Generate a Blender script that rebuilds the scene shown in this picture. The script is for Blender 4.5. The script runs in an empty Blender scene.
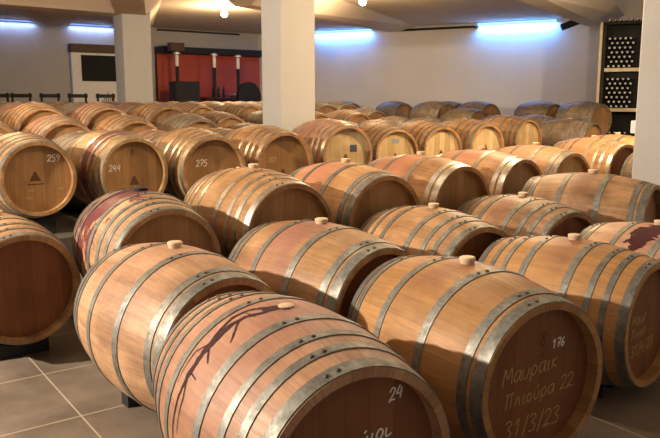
import bpy, bmesh, math, random
from mathutils import Vector, Matrix
random.seed(7)
sc = bpy.context.scene
COL = sc.collection
PI = math.pi
R = math.radians

# ------------------------------------------------------------------ helpers
def tag(o, label=None, cat=None, group=None, kind=None):
    if label: o['label'] = label
    if cat: o['category'] = cat
    if group: o['group'] = group
    if kind: o['kind'] = kind
    return o

def empty(name, loc, rz=0.0):
    o = bpy.data.objects.new(name, None); COL.objects.link(o)
    o.empty_display_size = 0.1
    o.location = loc; o.rotation_euler = (0, 0, rz)
    return o

def link_mesh(name, me, parent=None):
    o = bpy.data.objects.new(name, me); COL.objects.link(o)
    if parent is not None: o.parent = parent
    return o

def bm_mesh(name, bm, mat, smooth=False, angle=None):
    me = bpy.data.meshes.new(name)
    bmesh.ops.recalc_face_normals(bm, faces=bm.faces)
    bm.to_mesh(me); bm.free()
    if mat: me.materials.append(mat)
    if smooth:
        for p in me.polygons: p.use_smooth = True
        if angle is not None:
            me.set_sharp_from_angle(angle=angle)
    return me

def add_box(bm, lo, hi, bev=0.0):
    vs = [bm.verts.new((x, y, z)) for x in (lo[0], hi[0]) for y in (lo[1], hi[1]) for z in (lo[2], hi[2])]
    fs = [(0, 1, 3, 2), (4, 6, 7, 5), (0, 4, 5, 1), (2, 3, 7, 6), (0, 2, 6, 4), (1, 5, 7, 3)]
    faces = [bm.faces.new([vs[i] for i in f]) for f in fs]
    if bev > 0:
        es = set(e for f in faces for e in f.edges)
        bmesh.ops.bevel(bm, geom=list(es), offset=bev, segments=2, affect='EDGES', profile=0.5)

def add_lathe(bm, prof, seg=24, axis='Z', close=True):
    """prof: list of (r, h)"""
    rings = []
    for r, h in prof:
        ring = []
        for i in range(seg):
            a = 2 * PI * i / seg
            c, s = r * math.cos(a), r * math.sin(a)
            if axis == 'Z': p = (c, s, h)
            elif axis == 'X': p = (h, c, s)
            else: p = (c, h, s)
            ring.append(bm.verts.new(p))
        rings.append(ring)
    for a, b in zip(rings[:-1], rings[1:]):
        for i in range(seg):
            j = (i + 1) % seg
            bm.faces.new((a[i], a[j], b[j], b[i]))
    if close:
        bm.faces.new(rings[0][::-1]); bm.faces.new(rings[-1])

def add_tube(bm, p0, p1, r, seg=8):
    p0, p1 = Vector(p0), Vector(p1)
    d = (p1 - p0).normalized()
    up = Vector((0, 0, 1)) if abs(d.z) < 0.9 else Vector((1, 0, 0))
    a = d.cross(up).normalized(); b = d.cross(a)
    r0 = [bm.verts.new(p0 + r * (math.cos(2*PI*i/seg)*a + math.sin(2*PI*i/seg)*b)) for i in range(seg)]
    r1 = [bm.verts.new(p1 + r * (math.cos(2*PI*i/seg)*a + math.sin(2*PI*i/seg)*b)) for i in range(seg)]
    for i in range(seg):
        j = (i+1) % seg
        bm.faces.new((r0[i], r0[j], r1[j], r1[i]))
    bm.faces.new(r0[::-1]); bm.faces.new(r1)

def add_prism(bm, pts, z0, z1):
    lo = [bm.verts.new((x, y, z0)) for x, y in pts]
    hi = [bm.verts.new((x, y, z1)) for x, y in pts]
    n = len(pts)
    bm.faces.new(lo[::-1]); bm.faces.new(hi)
    for i in range(n):
        j = (i+1) % n
        bm.faces.new((lo[i], lo[j], hi[j], hi[i]))

# ------------------------------------------------------------------ materials
class NT:
    def __init__(self, name):
        m = bpy.data.materials.new(name); m.use_nodes = True
        self.m = m; self.t = m.node_tree; self.b = self.t.nodes['Principled BSDF']
    def n(self, typ, **kw):
        nd = self.t.nodes.new(typ)
        for k, v in kw.items(): setattr(nd, k, v)
        return nd
    def put(self, sock, v):
        if hasattr(v, 'is_linked') or isinstance(v, bpy.types.NodeSocket): self.t.links.new(v, sock)
        else: sock.default_value = v
    def math(self, op, a, b=0.0, c=0.0, clamp=False):
        nd = self.n('ShaderNodeMath', operation=op, use_clamp=clamp)
        for i, v in enumerate((a, b, c)): self.put(nd.inputs[i], v)
        return nd.outputs[0]
    def mix(self, fac, a, b, blend='MIX'):
        nd = self.n('ShaderNodeMix', data_type='RGBA', blend_type=blend)
        self.put(nd.inputs[0], fac); self.put(nd.inputs[6], a); self.put(nd.inputs[7], b)
        return nd.outputs[2]
    def ramp(self, fac, stops):
        nd = self.n('ShaderNodeValToRGB')
        el = nd.color_ramp.elements
        while len(el) < len(stops): el.new(0.5)
        for e, (p, c) in zip(el, stops):
            e.position = p; e.color = (*c, 1) if len(c) == 3 else c
        self.put(nd.inputs[0], fac)
        return nd.outputs[0]
    def noise(self, vec, scale, detail=4, rough=0.55, dim='3D', w=None):
        nd = self.n('ShaderNodeTexNoise', noise_dimensions=dim)
        if vec is not None: self.t.links.new(vec, nd.inputs['Vector'])
        if w is not None: self.put(nd.inputs['W'], w)
        nd.inputs['Scale'].default_value = scale; nd.inputs['Detail'].default_value = detail
        nd.inputs['Roughness'].default_value = rough
        return nd.outputs[0]
    def comb(self, x, y, z):
        nd = self.n('ShaderNodeCombineXYZ')
        for i, v in enumerate((x, y, z)): self.put(nd.inputs[i], v)
        return nd.outputs[0]

def c4(c): return (c[0], c[1], c[2], 1)

def simple(name, col, rough=0.6, metal=0.0, noise=0.0, nscale=8.0):
    k = NT(name)
    k.b.inputs['Roughness'].default_value = rough; k.b.inputs['Metallic'].default_value = metal
    if noise > 0:
        tc = k.n('ShaderNodeTexCoord')
        f = k.noise(tc.outputs['Object'], nscale, 5)
        lo = tuple(x * (1 - noise) for x in col); hi = tuple(min(1, x * (1 + noise)) for x in col)
        k.put(k.b.inputs['Base Color'], k.ramp(f, [(0.3, lo), (0.7, hi)]))
    else:
        k.b.inputs['Base Color'].default_value = c4(col)
    return k.m

def emis(name, col, strength):
    k = NT(name)
    k.b.inputs['Base Color'].default_value = c4(col)
    k.b.inputs['Emission Color'].default_value = c4(col)
    k.b.inputs['Emission Strength'].default_value = strength
    return k.m

def oak(name, base, wash=None, v0=0.0, w=0.2, ang=0.25, amt=0.0, grime=0.62, sharp=0.25, brk=0.9):
    """oak staves: u = angle (0.5 on top), v = metres along the axis"""
    k = NT(name)
    uv = k.n('ShaderNodeUVMap'); uv.uv_map = 'UVMap'
    sep = k.n('ShaderNodeSeparateXYZ'); k.t.links.new(uv.outputs[0], sep.inputs[0])
    u, v = sep.outputs[0], sep.outputs[1]
    oi = k.n('ShaderNodeObjectInfo'); rnd = oi.outputs['Random']
    s = k.math('MULTIPLY', u, 27.0)
    idx = k.math('FLOOR', s)
    fr = k.math('FRACT', s)
    wn = k.n('ShaderNodeTexWhiteNoise', noise_dimensions='2D')
    k.t.links.new(k.comb(idx, rnd, 0.0), wn.inputs['Vector'])
    tone = wn.outputs['Value']
    ro = k.math('MULTIPLY', rnd, 37.0)
    grain = k.noise(k.comb(k.math('MULTIPLY', u, 150.0), k.math('MULTIPLY', v, 5.0), ro), 1.0, 5, 0.65)
    blotch = k.noise(k.comb(k.math('MULTIPLY', u, 9.0), k.math('MULTIPLY', v, 5.0), ro), 1.0, 5, 0.6)
    dark = tuple(x * y for x, y in zip(base, (0.82, 0.78, 0.72)))
    lite = tuple(min(1, x * y) for x, y in zip(base, (1.10, 1.10, 1.12)))
    colr = k.mix(tone, c4(dark), c4(lite))
    colr = k.mix(0.45, colr, k.ramp(grain, [(0.3, (0.45, 0.4, 0.34)), (0.62, (1, 1, 1))]), 'MULTIPLY')
    colr = k.mix(grime, colr, k.ramp(blotch, [(0.32, (0.38, 0.33, 0.29)), (0.62, (1.0, 1.0, 1.0))]), 'MULTIPLY')
    smear = k.noise(k.comb(k.math('MULTIPLY', u, 30.0), k.math('MULTIPLY', v, 3.2), k.math('ADD', ro, 5.0)), 1.0, 6, 0.7)
    colr = k.mix(grime * .9, colr, k.ramp(smear, [(0.30, (0.42, 0.34, 0.28)), (0.50, (0.86, 0.82, 0.78)), (0.66, (1.0, 1.0, 1.0))]), 'MULTIPLY')
    # per barrel brightness and hue drift
    colr = k.mix(0.28, colr, k.ramp(rnd, [(0.0, (0.72, 0.66, 0.6)), (0.5, (0.95, 0.9, 0.82)), (1.0, (1, 0.86, 0.74))]), 'MULTIPLY')
    # seams between the staves
    d = k.math('ABSOLUTE', k.math('SUBTRACT', fr, 0.5))
    seam = k.math('GREATER_THAN', d, 0.478)
    colr = k.mix(k.math('MULTIPLY', seam, 0.26), colr, c4((0.10, 0.06, 0.035)))
    # small dirt specks
    sp = k.noise(k.comb(k.math('MULTIPLY', u, 90.0), k.math('MULTIPLY', v, 38.0), ro), 1.0, 2, 0.5)
    colr = k.mix(k.math('MULTIPLY', k.math('GREATER_THAN', sp, 0.74), 0.5), colr, c4((0.09, 0.05, 0.03)))
    if wash:
        dv = k.math('DIVIDE', k.math('ABSOLUTE', k.math('SUBTRACT', v, v0)), w)
        du = k.math('DIVIDE', k.math('ABSOLUTE', k.math('SUBTRACT', u, 0.5)), ang)
        r = k.math('MAXIMUM', dv, du)
        nz = k.noise(k.comb(k.math('MULTIPLY', u, 22.0), k.math('MULTIPLY', v, 16.0), ro), 1.0, 5, 0.6)
        q = k.math('SUBTRACT', k.math('ADD', k.math('SUBTRACT', 1.0, r), k.math('MULTIPLY', nz, brk)), brk*.5)
        q = k.math('DIVIDE', q, sharp, clamp=True)
        colr = k.mix(k.math('MULTIPLY', q, amt), colr, c4(wash))
    k.put(k.b.inputs['Base Color'], colr)
    k.put(k.b.inputs['Roughness'], k.ramp(grain, [(0.3, (0.62,)*3), (0.7, (0.46,)*3)]))
    bump = k.n('ShaderNodeBump'); bump.inputs['Strength'].default_value = 0.25; bump.inputs['Distance'].default_value = 0.004
    k.put(bump.inputs['Height'], k.math('SUBTRACT', k.math('MULTIPLY', grain, 0.4), seam))
    k.t.links.new(bump.outputs[0], k.b.inputs['Normal'])
    return k.m

def head_mat(name, base):
    k = NT(name)
    tc = k.n('ShaderNodeTexCoord')
    sep = k.n('ShaderNodeSeparateXYZ'); k.t.links.new(tc.outputs['Object'], sep.inputs[0])
    y, z = sep.outputs[1], sep.outputs[2]
    oi = k.n('ShaderNodeObjectInfo'); rnd = oi.outputs['Random']
    s = k.math('ADD', k.math('MULTIPLY', y, 12.5), 20.3)
    idx = k.math('FLOOR', s); fr = k.math('FRACT', s)
    wn = k.n('ShaderNodeTexWhiteNoise', noise_dimensions='2D')
    k.t.links.new(k.comb(idx, rnd, 0.0), wn.inputs['Vector'])
    ro = k.math('MULTIPLY', rnd, 31.0)
    g = k.noise(k.comb(k.math('MULTIPLY', y, 55.0), k.math('MULTIPLY', z, 4.0), ro), 1.0, 5, 0.65)
    b = k.noise(k.comb(k.math('MULTIPLY', y, 5.0), k.math('MULTIPLY', z, 5.0), ro), 1.0, 4, 0.6)
    dark = tuple(x * f for x, f in zip(base, (0.78, 0.74, 0.66)))
    colr = k.mix(wn.outputs['Value'], c4(dark), c4(tuple(min(1, x*1.1) for x in base)))
    colr = k.mix(0.4, colr, k.ramp(g, [(0.3, (0.5, 0.45, 0.4)), (0.65, (1, 1, 1))]), 'MULTIPLY')
    colr = k.mix(0.3, colr, k.ramp(b, [(0.35, (0.5, 0.42, 0.36)), (0.6, (1, 1, 1))]), 'MULTIPLY')
    seam = k.math('GREATER_THAN', k.math('ABSOLUTE', k.math('SUBTRACT', fr, 0.5)), 0.482)
    colr = k.mix(k.math('MULTIPLY', seam, 0.4), colr, c4((0.08, 0.045, 0.02)))
    k.put(k.b.inputs['Base Color'], colr)
    k.b.inputs['Roughness'].default_value = 0.5
    return k.m

def steel(name, base, rough, metal=0.85):
    k = NT(name)
    tc = k.n('ShaderNodeTexCoord')
    f = k.noise(tc.outputs['Object'], 16.0, 6, 0.7)
    f2 = k.noise(tc.outputs['Object'], 70.0, 3, 0.6)
    c = k.ramp(f, [(0.3, tuple(x*0.55 for x in base)), (0.55, base), (0.75, tuple(min(1, x*1.3) for x in base))])
    k.put(k.b.inputs['Base Color'], k.mix(0.35, c, k.ramp(f2, [(0.35, (0.4, 0.37, 0.32)), (0.6, (1, 1, 1))]), 'MULTIPLY'))
    k.b.inputs['Metallic'].default_value = metal
    k.put(k.b.inputs['Roughness'], k.ramp(f, [(0.3, (min(1, rough+0.18),)*3), (0.7, (rough,)*3)]))
    return k.m

def plaster(name, base, var=0.12, rough=0.85, scale=0.5):
    k = NT(name)
    tc = k.n('ShaderNodeTexCoord')
    f = k.noise(tc.outputs['Object'], scale, 5, 0.6)
    c = k.ramp(f, [(0.3, tuple(x*(1-var) for x in base)), (0.7, tuple(min(1, x*(1+var)) for x in base))])
    g = k.noise(tc.outputs['Object'], 30.0, 3)
    k.put(k.b.inputs['Base Color'], c)
    k.b.inputs['Roughness'].default_value = rough
    bump = k.n('ShaderNodeBump'); bump.inputs['Strength'].default_value = 0.08; bump.inputs['Distance'].default_value = 0.01
    k.put(bump.inputs['Height'], g); k.t.links.new(bump.outputs[0], k.b.inputs['Normal'])
    return k.m

def tile_mat():
    k = NT('floor_tile')
    tc = k.n('ShaderNodeTexCoord')
    mp = k.n('ShaderNodeMapping'); mp.inputs['Rotation'].default_value = (0, 0, R(54)); mp.inputs['Location'].default_value = (FLOOR_OX, FLOOR_OY, 0)
    k.t.links.new(tc.outputs['Object'], mp.inputs[0])
    sep = k.n('ShaderNodeSeparateXYZ'); k.t.links.new(mp.outputs[0], sep.inputs[0])
    T = 0.62
    lines = []; ids = []
    for o in (sep.outputs[0], sep.outputs[1]):
        s = k.math('DIVIDE', k.math('ADD', o, 62.0), T)
        ids.append(k.math('FLOOR', s))
        lines.append(k.math('GREATER_THAN', k.math('ABSOLUTE', k.math('SUBTRACT', k.math('FRACT', s), 0.5)), 0.4935))
    ln = k.math('MAXIMUM', lines[0], lines[1])
    wn = k.n('ShaderNodeTexWhiteNoise', noise_dimensions='2D'); k.t.links.new(k.comb(ids[0], ids[1], 0.0), wn.inputs['Vector'])
    f = k.noise(tc.outputs['Object'], 3.0, 5, 0.65)
    c = k.ramp(f, [(0.3, (0.15, 0.115, 0.085)), (0.7, (0.26, 0.205, 0.155))])
    c = k.mix(0.3, c, k.ramp(wn.outputs['Value'], [(0, (0.7, 0.7, 0.7)), (1, (1, 1, 1))]), 'MULTIPLY')
    c = k.mix(ln, c, c4((0.46, 0.38, 0.28)))
    k.put(k.b.inputs['Base Color'], c)
    k.put(k.b.inputs['Roughness'], k.ramp(f, [(0.3, (0.45,)*3), (0.7, (0.6,)*3)]))
    return k.m
FLOOR_OX, FLOOR_OY = 0.05, -0.28

M = {}
M['oak'] = oak('oak_tan', (0.57, 0.335, 0.15))
M['oak_pale'] = oak('oak_pale', (0.64, 0.40, 0.23), wash=(0.50, 0.24, 0.16), w=0.3, ang=0.22, amt=0.3, sharp=0.7)
M['oak_gold'] = oak('oak_gold', (0.58, 0.315, 0.115), grime=0.4, wash=(0.26, 0.09, 0.05), w=0.10, ang=0.13, amt=0.6, sharp=0.7)
M['oak_plum'] = oak('oak_plum', (0.57, 0.335, 0.15), wash=(0.27, 0.11, 0.09), v0=-0.06, w=0.2, ang=0.24, amt=0.75, sharp=0.6)
M['oak_pink'] = oak('oak_pink', (0.62, 0.36, 0.16), wash=(0.52, 0.20, 0.13), v0=-0.08, w=0.24, ang=0.26, amt=0.6, sharp=0.7)
M['oak_dusty'] = oak('oak_dusty', (0.52, 0.32, 0.16), wash=(0.20, 0.08, 0.05), v0=0.0, w=0.08, ang=0.22, amt=0.6, grime=0.85, sharp=0.5)
M['oak_wine'] = oak('oak_wine', (0.62, 0.40, 0.22), wash=(0.12, 0.012, 0.02), v0=-0.05, w=0.22, ang=0.30, amt=0.95, sharp=0.2, brk=3.0)
M['oak_band'] = oak('oak_band', (0.60, 0.40, 0.18), wash=(0.15, 0.02, 0.03), v0=0.20, w=0.10, ang=0.5, amt=0.9, sharp=0.2)
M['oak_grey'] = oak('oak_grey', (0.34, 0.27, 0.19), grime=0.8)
M['oak_rosy'] = oak('oak_rosy', (0.58, 0.345, 0.195), wash=(0.36, 0.15, 0.115), w=0.4, ang=0.4, amt=0.55, sharp=0.8)
M['head'] = head_mat('oak_head', (0.45, 0.25, 0.10))
M['head_red_shaded'] = head_mat('oak_head_reddish_shaded', (0.26, 0.095, 0.032))  # reddish brown, darkened to put the front heads' shade into the colour
M['head_pale'] = head_mat('oak_head_pale', (0.68, 0.52, 0.29))
M['steel'] = steel('galvanised_hoop', (0.27, 0.265, 0.235), 0.50, .75)
M['steel_bright'] = steel('bright_hoop', (0.62, 0.58, 0.50), 0.30, 0.92)
M['rivet'] = simple('rivet_iron', (0.10, 0.085, 0.07), 0.5, 0.7)
M['bung'] = simple('cream_bung', (0.66, 0.50, 0.32), 0.55, 0, 0.12, 20)
M['black'] = simple('black_rubber', (0.012, 0.012, 0.013), 0.6)
M['chalk'] = simple('chalk', (0.56, 0.38, 0.15), 0.9)
M['chalk_white'] = simple('white_chalk', (0.85, 0.80, 0.70), 0.9)
M['brand'] = simple('burnt_brand', (0.13, 0.055, 0.02), 0.8)
M['wine'] = simple('dried_wine', (0.035, 0.004, 0.009), 0.85, 0, 0.4, 30)
M['wine_red'] = simple('red_dried_wine', (0.055, 0.004, 0.007), 0.85, 0, 0.4, 30)
M['blue_label'] = simple('blue_label', (0.06, 0.07, 0.14), 0.5)
M['grey_label'] = simple('grey_label', (0.25, 0.30, 0.36), 0.5)
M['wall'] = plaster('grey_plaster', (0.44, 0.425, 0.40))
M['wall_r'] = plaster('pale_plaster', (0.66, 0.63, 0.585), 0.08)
M['ceil'] = plaster('ceiling_plaster', (0.66, 0.56, 0.45), 0.1)
M['column'] = plaster('column_paint', (0.47, 0.475, 0.465), 0.06, 0.7, 0.8)
M['tile'] = tile_mat()
M['concrete'] = plaster('dark_concrete', (0.10, 0.085, 0.07), 0.2, 0.8, 2.0)
M['red'] = plaster('red_paint', (0.44, 0.060, 0.022), 0.15, 0.6, 1.0)
M['blackpaint'] = simple('black_paint', (0.006, 0.006, 0.006), 0.7)
M['white'] = simple('white_panel_paint', (0.84, 0.84, 0.83), 0.6)
M['screen'] = simple('dark_screen', (0.004, 0.004, 0.004), 0.8)
M['greylogo'] = simple('grey_print', (0.12, 0.12, 0.12), 0.6)
M['brownbox'] = simple('dark_brown_wood', (0.07, 0.03, 0.018), 0.6, 0, 0.2, 9)
M['rackwood'] = simple('pale_shelf_wood', (0.74, 0.60, 0.42), 0.6, 0, 0.15, 9)
M['glass_dark'] = simple('dark_bottle_glass', (0.012, 0.016, 0.014), 0.12)
M['foil'] = simple('pale_bottle_end', (0.60, 0.60, 0.58), 0.35, 0.3)
M['tubeglass'] = simple('white_lamp_glass', (0.85, 0.82, 0.74), 0.3)
M['cloth'] = simple('pale_blue_cloth', (0.45, 0.50, 0.68), 0.9, 0, 0.1, 12)
M['led'] = emis('blue_led_strip', (0.12, 0.50, 1.0), 3.5)
M['led_dim'] = emis('dim_blue_led_strip', (0.22, 0.40, 0.9), 0.9)
M['bulb'] = emis('warm_bulb', (1.0, 0.72, 0.36), 40.0)

# ------------------------------------------------------------------ barrel
BL, BR, BE = 0.88, 0.36, 0.30
def prof(x): 
    t = x / (BL / 2)
    return BE + (BR - BE) * (1 - t * t)
SEG = 54
def surf(th, x, lift=0.0):
    r = prof(x) + lift
    return (x, -r * math.sin(th), BR + r * math.cos(th))   # th from the top towards local -Y

def staves_mesh(mat):
    bm = bmesh.new(); uvl = bm.loops.layers.uv.new('UVMap')
    xs = [BL/2 * (-1 + 2*i/20) for i in range(21)]
    inner = BE - 0.026
    stations = [(inner, -BL/2 + 0.058), (inner, -BL/2 + 0.001), (BE, -BL/2)] + [(prof(x), x) for x in xs[1:-1]] + [(BE, BL/2), (inner, BL/2 - 0.001), (inner, BL/2 - 0.058)]
    rings = []
    for r, x in stations:
        rings.append([bm.verts.new((x, -r*math.sin(2*PI*(i/SEG-0.5)), BR + r*math.cos(2*PI*(i/SEG-0.5)))) for i in range(SEG)])
    for k in range(len(rings)-1):
        for i in range(SEG):
            j = (i+1) % SEG
            f = bm.faces.new((rings[k][i], rings[k][j], rings[k+1][j], rings[k+1][i]))
            us = (i/SEG, (i+1)/SEG, (i+1)/SEG, i/SEG)
            vs = (stations[k][1],)*2 + (stations[k+1][1],)*2
            for l, uu, vv in zip(f.loops, us, vs): l[uvl].uv = (uu, vv)
    return bm_mesh('staves', bm, mat, True, R(40))

def hoop_mesh(x0, x1, mat):
    bm = bmesh.new(); n = 54; t = 0.0035
    st = [(prof(x0) - 0.001, x0), (prof(x0) + t, x0), (prof((x0+x1)/2) + t, (x0+x1)/2), (prof(x1) + t, x1), (prof(x1) - 0.001, x1)]
    rings = [[bm.verts.new((x, -r*math.sin(2*PI*i/n), BR + r*math.cos(2*PI*i/n))) for i in range(n)] for r, x in st]
    rings.append(rings[0])
    for a, b in zip(rings[:-1], rings[1:]):
        for i in range(n):
            j = (i+1) % n
            bm.faces.new((a[i], a[j], b[j], b[i]))
    # the overlapping lap of the strap
    return bm_mesh('hoop', bm, mat, True, R(35))

def rivet_mesh(th, x):
    bm = bmesh.new()
    add_lathe(bm, [(0.0075, -0.001), (0.0075, 0.002), (0.005, 0.0045), (0.001, 0.005)], 8)
    p = Vector(surf(th, x, 0.003)); nrm = Vector((0, -math.sin(th), math.cos(th)))
    q = Vector((0, 0, 1)).rotation_difference(nrm)
    bmesh.ops.transform(bm, matrix=Matrix.Translation(p) @ q.to_matrix().to_4x4(), verts=bm.verts)
    return bm_mesh('rivet', bm, M['rivet'], True, R(40))

HEADX = BL/2 - 0.050
def head_mesh(sign, mat):
    bm = bmesh.new()
    r = BE - 0.025
    a, b = (HEADX - 0.02, HEADX) if sign > 0 else (-HEADX, -HEADX + 0.02)
    add_lathe(bm, [(r, a), (r, b)], SEG, 'X')
    bmesh.ops.translate(bm, vec=(0, 0, BR), verts=bm.verts)
    return bm_mesh('front_head' if sign > 0 else 'back_head', bm, mat)

def bung_mesh(kind):
    bm = bmesh.new(); h = BR * 2
    if kind == 'cream':
        add_lathe(bm, [(0.024, h-0.02), (0.028, h), (0.033, h+0.017), (0.033, h+0.022), (0.028, h+0.026)], 20)
        mat = M['bung']
    elif kind == 'flush':
        add_lathe(bm, [(0.024, h-0.02), (0.026, h), (0.026, h+0.004), (0.022, h+0.006)], 20)
        mat = M['bung']
    else:
        add_lathe(bm, [(0.03, h-0.02), (0.04, h), (0.042, h+0.014), (0.036, h+0.020)], 20)
        mat = M['black']
    return bm_mesh('bung', bm, mat, True, R(35))

HOOPS = {  # positive side bands
    6: [(0.115, 0.155), (0.336, 0.373), (0.390, 0.437)],
    8: [(0.105, 0.143), (0.232, 0.262), (0.312, 0.342), (0.396, 0.436)],
}
_cache = {}
def cached(key, fn):
    if key not in _cache: _cache[key] = fn()
    return _cache[key]

def make_barrel(name, loc, yaw, label, wood='oak', head='head', hoops=8, metal='steel', bung='cream', scale=1.0, rivets=False, group=None, pitch=None, top_angle=0.12):
    root = empty(name, loc, R(yaw)); root.scale = scale if isinstance(scale, tuple) else (scale,)*3
    tag(root, label, 'barrel', group)
    link_mesh('staves', cached(('st', wood), lambda: staves_mesh(M[wood])), root)
    for sgn in (1, -1):
        for i, (a, b) in enumerate(HOOPS[hoops]):
            x0, x1 = (a, b) if sgn > 0 else (-b, -a)
            h = link_mesh('hoop', cached(('hp', hoops, metal, sgn, i), lambda: hoop_mesh(x0, x1, M[metal])), root)
            if rivets:
                for dth in (-0.07, 0.05):
                    th = top_angle + dth + 0.04*i
                    link_mesh('rivet', cached(('rv', hoops, sgn, i, dth, top_angle), lambda: rivet_mesh(th, (x0+x1)/2)), h)
    fh = link_mesh('front_head', cached(('fh', head), lambda: head_mesh(1, M[head])), root)
    link_mesh('back_head', cached(('bh', head), lambda: head_mesh(-1, M[head])), root)
    b = link_mesh('bung', cached(('bg', bung), lambda: bung_mesh(bung)), root)
    if bung == 'black': b['label'] = 'flat black bung'
    return root, fh

def copy_barrel(src, loc, yaw, label, group):
    r = src.copy(); COL.objects.link(r)
    r.location = loc; r.rotation_euler = (0, 0, R(yaw)); r['label'] = label; r['group'] = group
    for ch in src.children:
        c = ch.copy(); COL.objects.link(c); c.parent = r
    return r

# ------------------------------------------------------------------ chalk strokes (y right, z up, on the front head)
G = {
 '0': [[(.3,1),(.08,.75),(.05,.35),(.25,0),(.5,.2),(.55,.65),(.3,1)]],
 '1': [[(.1,.7),(.35,1),(.3,0)]],
 '2': [[(.05,.75),(.25,1),(.5,.85),(.45,.55),(.05,.02),(.3,.1),(.6,.03)]],
 '3': [[(.05,.9),(.35,1),(.5,.8),(.25,.55),(.5,.35),(.4,.05),(.05,.05)]],
 '4': [[(.3,1),(.05,.4),(.55,.45)],[(.45,.8),(.4,-.05)]],
 '5': [[(.55,1),(.15,.95),(.1,.6),(.4,.6),(.5,.3),(.3,0),(.03,.08)]],
 '6': [[(.45,1),(.12,.6),(.08,.2),(.3,0),(.5,.2),(.4,.45),(.12,.35)]],
 '7': [[(.05,.95),(.55,1),(.25,0)],[(.15,.5),(.5,.52)]],
 '8': [[(.3,.55),(.08,.8),(.3,1),(.5,.8),(.3,.55),(.05,.25),(.3,0),(.52,.25),(.3,.55)]],
 '9': [[(.5,.75),(.3,1),(.08,.78),(.25,.55),(.5,.72),(.42,.3),(.25,0)]],
 '/': [[(.1,-.15),(.4,1.1)]],
 'M': [[(.02,0),(.12,1),(.35,.35),(.62,1),(.72,0)]],
 'a': [[(.5,.6),(.2,.62),(.04,.3),(.2,0),(.42,.2),(.55,.62),(.5,.1),(.66,0)]],
 'u': [[(.05,.6),(.08,.1),(.3,0),(.48,.25),(.5,.6)]],
 'r': [[(.08,-.35),(.08,.4),(.3,.62),(.5,.35),(.3,.02),(.08,.2)]],
 'i': [[(.15,.6),(.13,.08),(.28,.0)]],
 'd': [[(.45,.95),(.2,.8),(.45,.5),(.4,.1),(.2,0),(.05,.25),(.2,.55)]],
 'k': [[(.1,.6),(.08,0)],[(.45,.62),(.12,.3),(.48,0)]],
 'P': [[(.1,0),(.14,.95),(.0,.9)],[(.5,0),(.52,.95),(.62,.98)],[(.0,.93),(.66,.97)]],
 'l': [[(.05,.02),(.3,.62),(.5,0)]],
 'o': [[(.28,.6),(.06,.3),(.25,0),(.48,.28),(.28,.6)]],
 'U': [[(.05,.6),(.1,.1),(.28,0),(.45,.2),(.46,.6)],[(.25,.8),(.36,.95)]],
 'L': [[(.05,.5),(.08,0),(.45,.05)]],
 ' ': [],
}
W_ = {' ': .45, '/': .5, 'M': .85, 'i': .38, 'P': .8}
def stroke(bm, pts, w, x=HEADX + 0.0012, t=0.0008):
    P = [Vector((x, p[0], p[1])) for p in pts]
    L_, Rr = [], []
    for i, p in enumerate(P):
        a = P[max(0, i-1)]; b = P[min(len(P)-1, i+1)]
        d = (b - a); d.normalize()
        n = Vector((0, -d.z, d.y)) * w/2
        L_.append(bm.verts.new(p+n)); Rr.append(bm.verts.new(p-n))
    for i in range(len(P)-1):
        bm.faces.new((L_[i], L_[i+1], Rr[i+1], Rr[i]))
def smooth_pts(pts):
    if len(pts) < 3: return pts
    out = []
    for i in range(len(pts)-1):
        p0 = pts[max(0, i-1)]; p1 = pts[i]; p2 = pts[i+1]; p3 = pts[min(len(pts)-1, i+2)]
        for t in (0, .25, .5, .75):
            f = lambda a, b, c, d: 0.5*((2*b)+(-a+c)*t+(2*a-5*b+4*c-d)*t*t+(-a+3*b-3*c+d)*t**3)
            out.append((f(p0[0], p1[0], p2[0], p3[0]), f(p0[1], p1[1], p2[1], p3[1])))
    out.append(pts[-1])
    return out
def chalk(parent, lines, mat='chalk', name='chalk_writing'):
    """lines: (text, y, z, height, pen width, slope)"""
    bm = bmesh.new()
    for text, y, z, h, w, sl in lines:
        cx = y
        for ch in text:
            for s in G[ch]:
                pts = smooth_pts([(cx + px*h + 0.12*pz*h, BR + z + pz*h + sl*(cx + px*h - y)) for px, pz in s])
                stroke(bm, pts, w)
            cx += W_.get(ch, .66) * h
    o = link_mesh(name, bm_mesh(name, bm, M[mat]), parent)
    return o
def brand_triangle(parent, y, z, s, mat='brand'):
    bm = bmesh.new(); x = HEADX + 0.0012
    vs = [bm.verts.new((x, y + a*s, BR + z + b*s)) for a, b in ((-.62, -.5), (.62, -.5), (.1, .5), (-.1, .5))]
    bm.faces.new(vs)
    stroke(bm, [(y - .9*s, BR + z - .85*s), (y + .9*s, BR + z - .85*s)], 0.12*s)
    o = link_mesh('burnt_mark', bm_mesh('burnt_mark', bm, M[mat]), parent)
    return o
def head_label(parent, y, z, w, h, mat):
    bm = bmesh.new()
    add_box(bm, (HEADX + 0.0005, y - w/2, BR + z - h/2), (HEADX + 0.0018, y + w/2, BR + z + h/2))
    return link_mesh('paper_label', bm_mesh('paper_label', bm, M[mat]), parent)
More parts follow.
